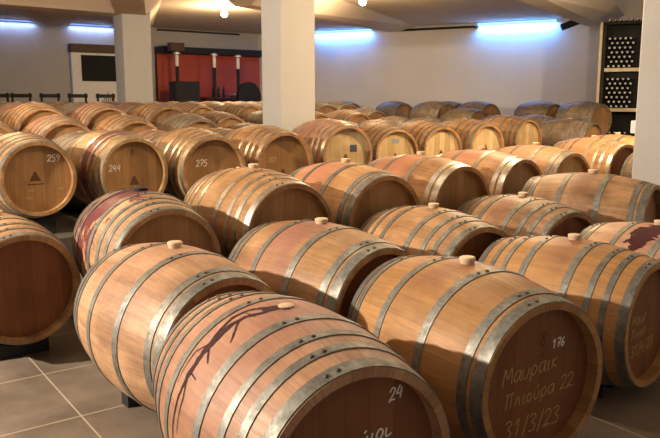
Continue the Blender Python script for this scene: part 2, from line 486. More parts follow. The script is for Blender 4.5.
def stain(parent, paths, mat, jag=0.0, name='wine_stain'):
    """paths: lists of (theta, x, width): ribbons of dried wine lying on the staves"""
    bm = bmesh.new(); rs = random.Random(3)
    for path in paths:
        pts = []
        for i in range(len(path)-1):
            a, b = path[i], path[i+1]
            n = max(2, int(abs(b[0]-a[0])*BR/0.012 + abs(b[1]-a[1])/0.012))
            for k in range(n):
                f = k/n; pts.append(tuple(a[j]+(b[j]-a[j])*f for j in range(3)))
        pts.append(path[-1])
        rows = []
        for i, (th, x, w) in enumerate(pts):
            a = pts[max(0, i-1)]; b = pts[min(len(pts)-1, i+1)]
            dt, dx = (b[0]-a[0])*BR, b[1]-a[1]; L = math.hypot(dt, dx) or 1
            nt, nx = -dx/L, dt/L
            j1 = w/2*(1 + jag*(rs.random()*2-1)); j2 = w/2*(1 + jag*(rs.random()*2-1))
            row = []
            for k in range(5):
                o = j1 + (-j2 - j1)*k/4
                row.append(bm.verts.new(surf(th + nt*o/BR, x + nx*o, 0.0014)))
            rows.append(row)
        for r0, r1 in zip(rows[:-1], rows[1:]):
            for k in range(4): bm.faces.new((r0[k], r0[k+1], r1[k+1], r1[k]))
    return link_mesh(name, bm_mesh(name, bm, M[mat]), parent)

# ------------------------------------------------------------------ near barrels
SPEC = {}
def B(key, x, y, yaw, z, label, **kw):
    r, fh = make_barrel('oak_barrel', (x, y, z), yaw, label, **kw)
    sc_ = kw.get('scale', 1.0)
    SPEC[key] = (r, fh, x, y, yaw, z, sc_[1] if isinstance(sc_, tuple) else sc_)
    return r, fh

B('A', -0.679, 3.106, -50, .051, 'pale oak barrel at front left, six hoops, beside the open tiled floor', wood='oak_pale', head='head_red_shaded', hoops=6, rivets=True, top_angle=0.2)
rB, fB = B('B', -0.136, 2.172, -59.6, .055, 'nearest oak barrel, chalked 24, with dark wine drips down its side', wood='oak_rosy', head='head_red_shaded', hoops=8, rivets=True, top_angle=0.15, bung='flush')
B('C', -0.043, 3.602, -50, .062, 'plum tinged oak barrel touching the back of the barrel chalked 176', wood='oak_plum', head='head_red_shaded', hoops=6, rivets=True, scale=(1.04, 1.015, 1.015))
rD, fD = B('D', 0.553, 2.844, -59.7, .040, 'oak barrel chalked 176 and 31/3/23 on its brown head', wood='oak_gold', head='head_red_shaded', hoops=6, rivets=True)
rE, fE = B('E', 1.228, 3.570, -47, .016, 'oak barrel at the right edge with chalk writing, next to the barrel chalked 176', wood='oak_gold', head='head_red_shaded', hoops=8, scale=(.965, .975, .975), rivets=True)
B('F', 0.608, 4.200, -56, .064, 'eight hooped oak barrel just behind the back end of the right edge chalked barrel', wood='oak', head='head_red_shaded', hoops=8, rivets=True, scale=(.94, 1.0, 1.0))
B('G', 1.288, 4.785, -58, .055, 'dusty brown oak barrel in front of the barrel that stands before the right column', wood='oak_dusty', head='head_red_shaded', hoops=8, rivets=True, scale=(.96, 1.0, 1.0))
B('H', 1.959, 5.378, -38, .121, 'long dusty oak barrel at the foot of the right column, cream bung on top', wood='oak_dusty', head='head_red_shaded', hoops=6, scale=1.04, rivets=True)
rI, fI = B('I', 1.86, 4.02, -58, .03, 'oak barrel cut by the right edge with a jagged dark red wine stain', wood='oak_pale', head='head_red_shaded', hoops=6, scale=.95, rivets=True)
B('J', -1.893, 4.055, -50, .062, 'dark oak barrel cut by the left edge with a plain reddish brown head', wood='oak', head='head_red_shaded', hoops=8, rivets=True, scale=(1, .975, .975))
B('K', -1.070, 4.068, -57, .205, 'oak barrel soaked with dark red wine around a flat black bung', wood='oak_wine', head='head', hoops=8, bung='black', rivets=True, scale=.97)
B('L', -0.480, 4.518, -53.6, .268, 'oak barrel with shiny hoops behind the plum tinged one, right of the wine soaked barrel', wood='oak', head='head', hoops=8, metal='steel_bright', rivets=True)
B('N', 0.108, 4.945, -54.3, .268, 'pinkish six hooped oak barrel in front of the barrel with the blue label', wood='oak_pink', head='head', hoops=6)
B('O', 0.690, 5.505, -51.2, .277, 'pinkish oak barrel in front of the barrel with the small grey label', wood='oak_pink', head='head', hoops=6, metal='steel_bright')
B('P', 1.298, 6.202, -49.7, .268, 'orange oak barrel in the middle row, third from the right column', wood='oak_pink', head='head', hoops=6, metal='steel_bright')
B('Q', 2.021, 7.120, -52.9, .252, 'orange oak barrel in the middle row, second from the right column', wood='oak_pink', head='head', hoops=6)
B('R', 3.043, 8.365, -57.3, .26, 'oak barrel with very bright hoops directly left of the right column', wood='oak_pink', head='head_red_shaded', hoops=8, metal='steel_bright')
B('M', 3.58, 7.48, -57, .20, 'oak barrel mostly hidden by the right column, only its back hoops showing', wood='oak_grey', head='head', hoops=8)
B('S', 3.62, 9.15, -55, .26, 'pale oak barrel between the bottle rack and the bright hooped barrel', wood='oak_pink', head='head', hoops=6)
r259, f259 = B('259', -2.385, 5.60, -51, .505, 'oak barrel chalked 259 with a triangle mark on its head', wood='oak', head='head', hoops=8, scale=.91, bung='flush')
r244, f244 = B('244', -1.835, 6.10, -48.5, .475, 'oak barrel chalked 244 with a dark red wine band around its staves', wood='oak_band', head='head', hoops=8, metal='steel_bright', scale=.955, bung='flush')
r275, f275 = B('275', -1.240, 6.529, -53.9, .439, 'oak barrel chalked 275 with a small dark label low on its head', wood='oak', head='head', hoops=8, metal='steel_bright', bung='flush')
r267, f267 = B('267', -0.658, 7.064, -54.9, .450, 'oak barrel with triangle mark just left of the central column foot', wood='oak', head='head', hoops=8, metal='steel_bright', bung='flush')
rT, fT = B('T', -0.028, 7.939, -59.9, .485, 'oak barrel with a dark blue label on its pale head, right of the central column', wood='oak_rosy', head='head_pale', hoops=8, metal='steel_bright', bung='flush')
rU, fU = B('U', 0.580, 8.878, -61, .41, 'oak barrel with a small grey label on its pale head', wood='oak', head='head_pale', hoops=8, bung='flush')
rV, fV = B('V', 1.185, 9.345, -60, .42, 'oak barrel with a pale unlabelled head, right of the grey labelled barrel', wood='oak', head='head_pale', hoops=8, bung='flush')
rW, fW = B('W', 1.800, 9.740, -56, .440, 'oak barrel with pale head and triangle mark, fourth head right of the central column', wood='oak', head='head_pale', hoops=8, bung='flush')
rX, fX = B('X', 2.760, 11.35, -55, .45, 'grey hooped oak barrel with pale plain head in front of the right wall barrels', wood='oak', head='head_pale', hoops=8, bung='flush')
rY, fY = B('Y', 3.804, 13.505, -59.5, .42, 'weathered grey oak barrel by the right wall with its round head in view', wood='oak_grey', head='head', hoops=8, bung='flush')
B('Y2', 3.80, 11.55, -50, .40, 'weathered grey oak barrel by the right wall, closest to the bottle rack', wood='oak_grey', head='head', hoops=8, bung='flush')

# writing and marks
chalk(fD, [('176', .075, .105, .034, .006, .05)], 'chalk_white')
chalk(fD, [('Mauraik', -.165, .005, .062, .0045, .10), ('PlioUra 22', -.150, -.085, .056, .0042, .07), ('31/3/23', -.150, -.20, .066, .0045, .03)])
o = chalk(fD, [('8', .01, .125, .055, .006, 0), ('o', .02, .085, .02, .006, 0)], 'brand', 'burnt_mark')
chalk(fB, [('24', .115, .165, .038, .005, .2)], 'chalk_white')
chalk(fB, [('UirL', .02, .05, .05, .006, .2)], 'chalk_white')
chalk(fE, [('Maur', -.135, .0, .055, .005, .10), ('Plior', -.135, -.065, .05, .005, .10), ('31/4/23', -.125, -.15, .055, .005, .05)])
def scribble(p, y, z): return chalk(p, [('uiu', y, z, .03, .006, .05)], 'chalk', 'chalk_scribble')
chalk(f259, [('259', .08, .135, .055, .008, 0)], 'chalk_white'); brand_triangle(f259, -.02, .02, .075); scribble(f259, -.1, -.16); scribble(f259, .16, -.10); scribble(f259, -.08, -.10)
chalk(f244, [('244', -.22, .03, .055, .008, .05)], 'chalk_white'); brand_triangle(f244, .005, -.055, .075); chalk(f244, [('8', -.02, .16, .05, .007, 0)], 'brand', 'burnt_mark')
chalk(f275, [('275', -.16, .05, .055, .008, 0)], 'chalk_white'); head_label(f275, .045, -.03, .075, .05, 'blue_label')
chalk(f267, [('201', -.17, .03, .05, .007, 0)]); brand_triangle(f267, -.01, -.08, .085)
head_label(fT, .09, .06, .085, .075, 'blue_label'); brand_triangle(fT, -.005, -.04, .085); chalk(fT, [('167', -.19, .11, .05, .008, 0)])
head_label(fU, .0, .16, .10, .05, 'grey_label'); brand_triangle(fU, .0, -.02, .08)
brand_triangle(fV, .0, -.03, .085)
brand_triangle(fW, .0, .0, .07)
# dried wine
stain(rB, [[(-.02, .015, .05), (.10, -.01, .04), (.2, -.025, .018)],
           [(.1, -.005, .03), (.24, .0, .012), (.36, -.03, .014), (.5, -.035, .02), (.72, -.03, .026), (.95, -.035, .022), (1.25, -.045, .010), (1.6, -.05, .006)],
           [(.12, -.02, .02), (.28, -.065, .010), (.42, -.075, .012), (.6, -.055, .012), (.75, -.035, .012)],
           [(.42, -.03, .008), (.56, .03, .005), (.62, .05, .003)],
           [(.75, -.03, .008), (.86, .03, .004)],
           [(.72, -.035, .006), (.85, -.08, .004), (1.15, -.09, .003)],
           [(1.0, -.035, .006), (1.02, .02, .003)],
           [(1.05, -.035, .006), (1.2, -.01, .006), (1.5, -.01, .003)],
           [(.3, .0, .006), (.33, -.07, .004)]], 'wine', .35)
stain(rI, [[(-0.060, 0.070, .10), (0.160, 0.050, .15), (0.360, 0.030, .14), (0.560, 0.020, .13), (0.680, 0.020, .10), (0.810, 0.010, .05), (0.880, 0.005, .01)],
           [(0.410, 0.000, .12), (0.460, -0.050, .06), (0.520, -0.070, .02)],
           [(0.610, -0.020, .06), (0.690, -0.050, .03), (0.740, -0.065, .01)]], 'wine_red', .45)
stain(SPEC['K'][0], [[(.05, -.06, .05), (.25, -.09, .10), (.5, -.12, .08), (.7, -.14, .10), (.9, -.14, .04)]], 'wine_red', .5)

# black saddle cradles the front barrels rest on
FLOOR = {0: 0.0, 1: 0.165, 2: 0.39}
def cradle_mesh(h, scale):
    bm = bmesh.new()
    for sx in (-1, 1):
        x = .24*scale
        rr = prof(.203)*scale
        n = 10; half = .16*scale
        top = []
        for i in range(n+1):
            yy = -half + 2*half*i/n
            top.append((yy, h + BR*scale - math.sqrt(rr*rr - yy*yy) - .006))
        lo = [(yy, 0.0) for yy, _ in top]
        a = [bm.verts.new((sx*x - .035, yy, zz)) for yy, zz in top]; b = [bm.verts.new((sx*x + .035, yy, zz)) for yy, zz in top]
        c = [bm.verts.new((sx*x - .035, yy, zz)) for yy, zz in lo]; d = [bm.verts.new((sx*x + .035, yy, zz)) for yy, zz in lo]
        for i in range(n):
            bm.faces.new((a[i], a[i+1], b[i+1], b[i])); bm.faces.new((c[i], d[i], d[i+1], c[i+1]))
            bm.faces.new((a[i], c[i], c[i+1], a[i+1])); bm.faces.new((b[i], b[i+1], d[i+1], d[i]))
        bm.faces.new((a[0], b[0], d[0], c[0])); bm.faces.new((a[n], c[n], d[n], b[n]))
    return bm_mesh('barrel_cradle', bm, M['black'])
LEVEL = {k: 0 for k in 'ABCDEFGHIJ'}
LEVEL.update({k: 1 for k in 'KLNOPQRMS'})
CR = {'A': 'black saddle under the pale front left barrel, showing above the tiles', 'B': 'black saddle under the nearest barrel chalked 24, at the bottom edge'}
for key, (r, fh, x, y, yaw, z, s) in SPEC.items():
    lv = LEVEL.get(key, 2)
    h = z - FLOOR[lv]
    if h < 0.012: continue
    o = link_mesh('barrel_cradle', cradle_mesh(h, s)); o.location = (x, y, FLOOR[lv]); o.rotation_euler = (0, 0, R(yaw))
    tag(o, CR.get(key, 'black saddle in deep shadow under a barrel, hardly visible'), 'cradle', 'black saddles under the barrels')

# ------------------------------------------------------------------ lanes of barrels further back
FY = -56
fd = Vector((math.cos(R(FY)), math.sin(R(FY)), 0))
COLS = [(-0.49, 8.66, .46), (-3.19, 12.0, .46), (3.0, 6.295, .5)]
CORNER = Vector((-2.1, 21.6)); WL = Vector((-9.9, 15.9)); WR = Vector((7.6, 16.4))
lane_src = {}
for w, m in (('oak', 'steel'), ('oak_rosy', 'steel'), ('oak_grey', 'steel')):
    pass
SRCS = ['F', 'U', 'V', 'X', 'W']
def sidewall(x, y):
    def sd(a, b): 
        n = Vector((-(b-a).y, (b-a).x)).normalized(); return n.dot(Vector((x, y)) - a)
    return -sd(WL, CORNER), -sd(CORNER, WR)
ORD = ['first', 'second', 'third', 'fourth', 'fifth', 'sixth', 'seventh', 'eighth', 'ninth', 'tenth']
placed = [(v[2], v[3]) for v in SPEC.values()]
ZT3, ZT4 = 0.53, 0.66
LANES = [  # lead key, description, n, levels
    ('259', 'the barrel chalked 259', 4, [.39, ZT3, ZT4]),
    ('244', 'the barrel chalked 244', 8, [.39, ZT3, ZT4]),
    ('275', 'the barrel chalked 275', 8, [.39, ZT3, ZT4]),
    ('267', 'the barrel left of the central column foot', 8, [.39, ZT3, ZT4]),
    ('T', 'the barrel with the blue label', 8, [.39, .39, ZT3, ZT4]),
    ('U', 'the barrel with the small grey label', 7, [.39, .39, ZT3, ZT4]),
    ('V', 'the pale headed barrel right of the grey label', 7, [.39, .39, ZT3, ZT4]),
    ('W', 'the fourth pale head right of the central column', 7, [.39, .39, ZT3, ZT4]),
    ('X', 'the grey hooped pale headed barrel', 7, [.39, .39, .39, ZT3, ZT4]),
    ('Y', 'the weathered barrel by the right wall', 3, [.39, ZT3, ZT4]),
]
edge3, edge4 = [], []
protos = {}
GROUP = 'barrels in the rear lanes'
rng = random.Random(11)
for key, desc, n, lev in LANES:
    _, _, x0, y0, yaw0, z0, _ = SPEC[key]
    lead = Vector((x0, y0, 0))
    first3 = next(i for i, l in enumerate(lev) if l == ZT3) + 1
    first4 = next(i for i, l in enumerate(lev) if l == ZT4) + 1
    step = .93
    for kx, e in ((first3, edge3), (first4, edge4)):
        p = lead - fd * (step*kx - .20); e.append((p.x, p.y))
    cnt = 0
    for kx in range(1, n+1):
        p = lead - fd * (step*kx) 
        z = lev[min(kx-1, len(lev)-1)] + .002
        if any(math.hypot(p.x-c[0], p.y-c[1]) < .36 + c[2]*.72 for c in COLS): continue
        if any(math.hypot(p.x-q[0], p.y-q[1]) < .70 for q in placed): continue
        dl, dr = sidewall(p.x, p.y)
        if min(dl, dr) < .7: break
        placed.append((p.x, p.y)); cnt += 1
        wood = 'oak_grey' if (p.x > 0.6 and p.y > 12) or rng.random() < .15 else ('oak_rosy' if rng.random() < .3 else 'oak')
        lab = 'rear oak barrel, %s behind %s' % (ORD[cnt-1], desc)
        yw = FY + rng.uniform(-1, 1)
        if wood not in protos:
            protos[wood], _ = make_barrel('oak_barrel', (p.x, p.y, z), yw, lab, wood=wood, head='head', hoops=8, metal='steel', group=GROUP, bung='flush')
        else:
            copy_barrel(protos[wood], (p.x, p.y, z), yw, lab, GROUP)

WROW = ['right beside the central column', 'second from the central column', 'third from the central column', 'fourth from the central column', 'fifth from the central column', 'sixth from the central column', 'seventh from the central column', 'eighth from the central column', 'ninth from the central column']
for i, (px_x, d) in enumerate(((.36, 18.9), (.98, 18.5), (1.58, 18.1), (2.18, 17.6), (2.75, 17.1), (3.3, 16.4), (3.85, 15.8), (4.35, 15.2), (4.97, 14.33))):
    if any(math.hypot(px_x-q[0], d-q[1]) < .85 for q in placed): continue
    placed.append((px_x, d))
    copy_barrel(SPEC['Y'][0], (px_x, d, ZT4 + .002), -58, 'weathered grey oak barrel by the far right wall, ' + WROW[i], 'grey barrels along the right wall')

# ------------------------------------------------------------------ the shell
def struct(name, bm, mat, smooth=False):
    o = link_mesh(name, bm_mesh(name, bm, mat, smooth)); o['kind'] = 'structure'; return o
bm = bmesh.new(); add_box(bm, (-14, -4, -.2), (14, 24, 0)); struct('floor', bm, M['tile'])
# stepped terraces under the rear blocks
t1 = [(-.90, 3.62), (-.28, 4.03), (.35, 4.60), (1.04, 5.15), (1.55, 5.82), (2.2, 6.4), (2.45, 6.62), (3.35, 6.85), (9, 10.5), (9, 23), (-13, 23), (-13, 8.2), (-2.3, 4.95), (-1.75, 4.62), (-1.42, 4.25), (-1.22, 3.80)]
bm = bmesh.new(); add_prism(bm, t1, 0.0, .165); struct('floor_terrace', bm, M['concrete'])
def inner_edge(z): return z
t2 = [(-13, 8.4), (-2.75, 5.35), (-2.1, 5.2), (-1.55, 5.72), (-.95, 6.15), (-.38, 6.66), (.18, 7.5), (.80, 8.4), (1.5, 8.85), (2.1, 9.35), (2.9, 10.85), (3.6, 10.85), (4.2, 11.0), (9, 15), (9, 23), (-13, 23)]
bm = bmesh.new(); add_prism(bm, t2, .165, .39); struct('floor_terrace', bm, M['concrete'])
def back_poly(e):
    e = sorted(e, key=lambda p: p[0]*.83 + p[1]*.56)
    return [(-13, e[0][1]-1.0)] + e + [(9, 17.5), (9, 23), (-13, 23)]
bm = bmesh.new(); add_prism(bm, back_poly(edge3), .39, ZT3); struct('floor_terrace', bm, M['concrete'])
bm = bmesh.new(); add_prism(bm, back_poly(edge4), ZT3, ZT4); struct('floor_terrace', bm, M['concrete'])

HC = 3.3
def wall(name, a, b, z0, z1, t, mat):
    """a, b plan points, inner face on the line, thickness outwards (left of a->b)"""
    a, b = Vector(a), Vector(b); d = (b-a).normalized(); n = Vector((-d.y, d.x))
    bm = bmesh.new()
    add_prism(bm, [tuple(a), tuple(b), tuple(b + n*t), tuple(a + n*t)], z0, z1)
    return struct(name, bm, mat)
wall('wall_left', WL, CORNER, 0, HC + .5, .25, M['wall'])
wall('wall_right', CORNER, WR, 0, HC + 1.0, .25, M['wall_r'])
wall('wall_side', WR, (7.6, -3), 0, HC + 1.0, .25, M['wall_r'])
CA, CB = Vector((6.15, 17.25)), Vector((2.0, 10.0)); cd = (CB - CA).normalized()
c0 = CA - cd*2; c1 = CA + cd*24.5
bm = bmesh.new(); add_prism(bm, [(-14, 24), (-14, -4), (c1.x, c1.y), (c0.x, c0.y), (c0.x, 24)], HC, HC + .6); struct('ceiling', bm, M['ceil'])
bm = bmesh.new(); add_prism(bm, [(c0.x, 24), (c0.x, c0.y), (c1.x, c1.y), (14, -4), (14, 24)], HC + .9, HC + 1.0); struct('ceiling', bm, M['wall_r'])

# ceiling beams with haunched ends, one object each
def beam(a, b, w, d0, d1, mat='ceil'):
    a, b = Vector(a), Vector(b); d = (b-a).normalized(); s = Vector((-d.y, d.x))
    bm = bmesh.new()
    wb = w/2; ws = wb + .45
    A = [(a + s*k, z) for k, z in ((-ws, HC), (ws, HC), (wb, HC - d0), (-wb, HC - d0))]
    Bp = [(b + s*k, z) for k, z in ((-ws, HC), (ws, HC), (wb, HC - d1), (-wb, HC - d1))]
    va = [bm.verts.new((p.x, p.y, z)) for p, z in A]; vb = [bm.verts.new((p.x, p.y, z)) for p, z in Bp]
    bm.faces.new(va); bm.faces.new(vb[::-1])
    for i in range(4):
        j = (i+1) % 4; bm.faces.new((va[i], vb[i], vb[j], va[j]))
    return struct('ceiling_beam', bm, M[mat])
beam((6.15, 17.25), (2.55, 10.0), .36, .20, .52, 'wall_r')
beam((1.75, 19.7), (-1.4, 12.0), .30, .12, .40)
beam((-6.75, 18.1), (-4.6, 11.0), .28, .14, .40)
beam((-3.19, 12.0), (-1.3, 4.0), .46, .56, .56)
beam((-3.19, 12.0), (-5.2, 19.2), .30, .56, .12)
beam((-3.19, 12.0), (-8.6, 8.2), .46, .56, .50)
def column(x, y, s, z0, z1, rz=FY):
    bm = bmesh.new(); add_box(bm, (-s/2, -s/2, z0), (s/2, s/2, z1), .012)
    o = struct('column', bm, M['column']); o.location = (x, y, 0); o.rotation_euler = (0, 0, R(rz)); return o
column(-0.49, 8.66, .46, 0.39, HC, -57)
column(-3.19, 12.0, .46, 0.6, HC - .5, -57)
column(3.0, 6.295, .5, 0.0, HC, -51)

# ------------------------------------------------------------------ things on the left wall
dl = (CORNER - WL).normalized(); nl = Vector((dl.y, -dl.x))      # along the wall, into the room
AL = math.atan2(dl.y, dl.x)
def on_left(s, off=0.0): p = WL + dl*s + nl*off; return p
def s_at(px):   # distance along the left wall for a viewing direction x/y
    k = px
    return (k*WL.y - WL.x) / (dl.x - k*dl.y)
def box_obj(name, lo, hi, mat, parent=None, bev=0.0):
    bm = bmesh.new(); add_box(bm, lo, hi, bev); return link_mesh(name, bm_mesh(name, bm, mat), parent)
# local frame on the left wall: +X along the wall to the corner, -Y into the room
def px_empty(name, px, d, z, rz):
    return empty(name, ((px - 330)/723*.985*d, d, z), rz)
def wall_empty(name, s, z, off=0.0):
    p = on_left(s, off); return empty(name, (p.x, p.y, z), AL)
K = lambda px: (px - 330) / 723 / 1.0
def sx(px): return s_at((px - 330) / 723 * 0.985)

s0, s1 = sx(72), sx(128); w = s1 - s0
e = wall_empty('display_panel', s0, ZT4); tag(e, 'white display panel with a dark screen on the left wall beside the left column', 'display')
box_obj('panel', (0, -.10, 0), (w, 0, 1.92), M['white'], e, .01)
box_obj('header', (-.02, -.16, 1.92), (w + .02, 0, 2.13), M['brownbox'], e, .01)['label'] = 'dark brown header board'
box_obj('screen', (.24, -.13, 1.22), (w + .02, -.10, 1.86), M['screen'], e, .005)['label'] = 'black screen'
bm = bmesh.new()
for i in range(7):
    xx = .68 + .06*i; hh = .30 * (1 - abs(i-3)/4.2) + .06
    dx = (3-i)*.012
    vs = [bm.verts.new(p) for p in ((xx, -.102, .60), (xx+.032, -.102, .60), (xx+.026+dx, -.102, .60+hh), (xx+.006+dx, -.102, .60+hh))]
    bm.faces.new(vs)
link_mesh('printed_fan_mark', bm_mesh('printed_fan_mark', bm, M['greylogo']), e)
# red wall panel
s0, s1 = sx(157), sx(259); w = s1 - s0
e = wall_empty('red_wall_panel', s0, ZT4); tag(e, 'red painted wall panel under a black header, between the left and central columns', 'wall panel')
box_obj('panel', (0, -.06, 0), (w, 0, 2.13), M['red'], e)
box_obj('header', (-.03, -.5, 1.98), (w + .03, -.0, 2.14), M['blackpaint'], e)['label'] = 'black header soffit'
box_obj('side_board', (-.03, -.08, 0), (0, 0, 1.98), M['blackpaint'], e)
LAMP = ['pole lamp with white tube and brown box on top, leftmost on the red wall', 'pole lamp with white glass tube, middle one on the red wall', 'pole lamp with white glass tube nearest the central column on the red wall']
for i, (px, zt) in enumerate(((178, 2.62), (215, 2.60), (238.5, 2.58))):
    e = px_empty('pole_lamp', px, 19.1 + .35*i, ZT4, AL); tag(e, LAMP[i], 'lamp', 'pole lamps on the red wall')
    t = zt - ZT4
    bm = bmesh.new(); add_tube(bm, (0, 0, 0), (0, 0, t - .35), .045, 10); link_mesh('post', bm_mesh('post', bm, M['blackpaint'], True, R(40)), e)
    bm = bmesh.new(); add_lathe(bm, [(.035, t - .35), (.045, t - .30), (.045, t - .08), (.035, t - .05)], 14); link_mesh('glass_tube', bm_mesh('glass_tube', bm, M['tubeglass'], True, R(40)), e)
    bm = bmesh.new(); add_lathe(bm, [(.05, t - .06), (.09, t - .04), (.09, t), (.03, t + .03)], 14); link_mesh('cap', bm_mesh('cap', bm, M['foil'], True, R(40)), e)
    if i == 0:
        box_obj('box', (-.2, -.12, t + .03), (.17, .12, t + .24), M['brownbox'], e, .01)
# black cabinet and armchair in front of the red panel
e = px_empty('black_cabinet', 184.5, 18.9, ZT4, AL); tag(e, 'square black cabinet in front of the red wall panel', 'cabinet')
box_obj('body', (-.33, -.22, .04), (.33, .22, 1.22), M['blackpaint'], e, .015)
box_obj('door', (-.30, -.235, .1), (.30, -.22, 1.16), M['blackpaint'], e, .004)
box_obj('plinth', (-.30, -.18, 0), (.30, .2, .04), M['black'], e)
e = px_empty('armchair', 252, 19.0, ZT4, AL); tag(e, 'black round-backed armchair beside the central column at the red wall', 'armchair')
bm = bmesh.new(); n = 14
pts = [(.34*math.cos(PI*i/n), .85 + .36*math.sin(PI*i/n)) for i in range(n+1)] + [(-.34, .35), (.34, .35)]
a = [bm.verts.new((x, .12, z)) for x, z in pts]; b = [bm.verts.new((x, .24, z)) for x, z in pts]
bm.faces.new(a); bm.faces.new(b[::-1])
for i in range(len(pts)):
    j = (i+1) % len(pts); bm.faces.new((a[i], b[i], b[j], a[j]))
link_mesh('backrest', bm_mesh('backrest', bm, M['blackpaint']), e)
box_obj('seat', (-.34, -.36, .30), (.34, .14, .46), M['blackpaint'], e, .03)
for q in (-1, 1):
    box_obj('armrest', (q*.36-.05, -.34, .30), (q*.36+.05, .14, .66), M['blackpaint'], e, .02)
    for yy in (-.3, .18): box_obj('leg', (q*.3-.03, yy-.03, 0), (q*.3+.03, yy+.03, .31), M['blackpaint'], e)
# low counter with a cloth and a few bottles
e = wall_empty('counter_table', sx(222), ZT4, .40); tag(e, 'low dark counter table against the red wall panel', 'table')
box_obj('tabletop', (-.75, -.25, .78), (.75, .25, .83), M['brownbox'], e, .008)
for q in (-1, 1):
    for yy in (-.2, .2): box_obj('leg', (q*.68-.03, yy-.03, 0), (q*.68+.03, yy+.03, .78), M['brownbox'], e)
p = on_left(sx(234), .40)
bm = bmesh.new()
nx = 12
for i in range(nx+1):
    for j in range(7):
        bm.verts.new((-.3 + .6*i/nx, -.2 + .4*j/6, .025 + .02*math.sin(i*1.3 + j) + .015*math.sin(j*2.1)))
bm.verts.ensure_lookup_table()
for i in range(nx):
    for j in range(6): bm.faces.new([bm.verts[k] for k in (i*7+j, (i+1)*7+j, (i+1)*7+j+1, i*7+j+1)])
o = link_mesh('folded_cloth', bm_mesh('folded_cloth', bm, M['cloth'], True)); o.location = (p.x, p.y, ZT4 + .845); o.rotation_euler = (0, 0, AL)
md = o.modifiers.new('thickness', 'SOLIDIFY'); md.thickness = .03; md.offset = 1
tag(o, 'pale blue cloth lying on the counter table by the red wall', 'cloth')
def bottle_mesh(mat):
    bm = bmesh.new(); add_lathe(bm, [(.036, 0), (.038, .01), (.038, .19), (.03, .215), (.015, .24), (.014, .30), (.016, .30), (.016, .315)], 12)
    return bm_mesh('bottle', bm, mat, True, R(50))
bme = bottle_mesh(M['glass_dark'])
for i, t in enumerate(('leftmost', 'second from left', 'rightmost')):
    p = on_left(sx(207 + 5.0*i), .40); o = link_mesh('wine_bottle', bme); o.location = (p.x, p.y, ZT4 + .83)
    tag(o, 'dark wine bottle on the counter table by the red wall, %s of three' % t, 'bottle', 'bottles on the counter table')

# ladder-back chairs by the left wall
def chair(loc, rz, label):
    e = empty('dining_chair', loc, rz); tag(e, label, 'chair', 'black chairs by the left wall')
    box_obj('seat', (-.2, -.2, .43), (.2, .2, .47), M['blackpaint'], e, .01)
    for q in (-1, 1):
        box_obj('leg', (q*.18-.02, -.2, 0), (q*.18+.02, -.16, .43), M['blackpaint'], e)
        box_obj('leg', (q*.18-.02, .16, 0), (q*.18+.02, .2, .9), M['blackpaint'], e)
    for z in (.62, .80): box_obj('back_slat', (-.22, .16, z), (.22, .2, z + .08), M['blackpaint'], e)
    return e
PLACE = ['at the left edge of the photo', 'second from the left edge of the photo', 'third from the left edge of the photo', 'before the left edge of the display panel', 'under the fan mark of the display panel']
for i, px in enumerate((0, 23, 52, 80, 108)):
    s = sx(px); p = on_left(s, 2.6)
    d = p.length; ax = (px-330)/723*.985
    chair((ax*p.y, p.y, ZT4), AL, 'black ladder-back chair behind the barrels, ' + PLACE[i])

# ------------------------------------------------------------------ right wall
dr = (WR - CORNER).normalized(); nr = Vector((dr.y, -dr.x)); AR = math.atan2(dr.y, dr.x)
def s_r(px):
    k = (px - 330)/723*.985
    return (k*CORNER.y - CORNER.x) / (dr.x - k*dr.y)
def right_empty(name, px, z, off=0.0):
    p = CORNER + dr*s_r(px) + nr*off; return empty(name, (p.x, p.y, z), AR)
def strip(px0, px1, mat, label, name='led_strip', side='R'):
    if side == 'R':
        w = s_r(px1) - s_r(px0); e = right_empty(name, px0, HC - .06, .006)
    else:
        w = sx(px1) - sx(px0); e = wall_empty(name, sx(px0), HC - .06, .006)
    tag(e, label, 'light strip')
    box_obj('profile', (0, -.05, .035), (w, 0, .05), M['foil'], e)
    box_obj('diffuser', (0.01, -.045, .015), (w-.01, -.005, .035), M[mat], e)
    return e, w
def area(name, e, w, energy, col, tilt=0.0):
    l = bpy.data.lights.new(name, 'AREA'); l.shape = 'RECTANGLE'; l.size = w; l.size_y = .05; l.energy = energy; l.color = col
    o = bpy.data.objects.new(name, l); COL.objects.link(o); o.parent = e; o.location = (w/2, -.07, -.01); o.rotation_euler = (tilt, 0, 0)
    return o
e, w = strip(316, 371, 'led', 'bright blue light strip at the ceiling just right of the central column'); area('strip_light', e, w, 34, (.10, .34, 1.0), R(0))
e, w = strip(476, 553, 'led', 'bright blue light strip at the ceiling left of the bottle rack'); area('strip_light', e, w, 52, (.10, .36, 1.0), R(0))
e, w = strip(-4, 43, 'led_dim', 'dim blue light strip above the grey left wall at the left edge', side='L'); area('strip_light', e, w, 5, (.30, .45, 1.0))
e, w = strip(73, 116, 'led_dim', 'dim blue light strip above the white display panel', side='L'); area('strip_light', e, w, 6, (.30, .45, 1.0))
e = right_empty('black_rail', 390, HC - .12); w = s_r(473) - s_r(390)
tag(e, 'thin black rail under the ceiling between the two bright blue strips', 'rail')
box_obj('rail', (0, -.06, 0), (w, 0, .055), M['blackpaint'], e, .005)
box_obj('end_cap', (w, -.07, -.01), (w + .1, 0, .045), M['blackpaint'], e, .005)
e = wall_empty('black_rail', sx(159), HC - .07); w = sx(240) - sx(159)
tag(e, 'thin black rail under the ceiling above the red wall panel', 'rail')
box_obj('rail', (0, -.05, 0), (w, 0, .045), M['blackpaint'], e, .005)
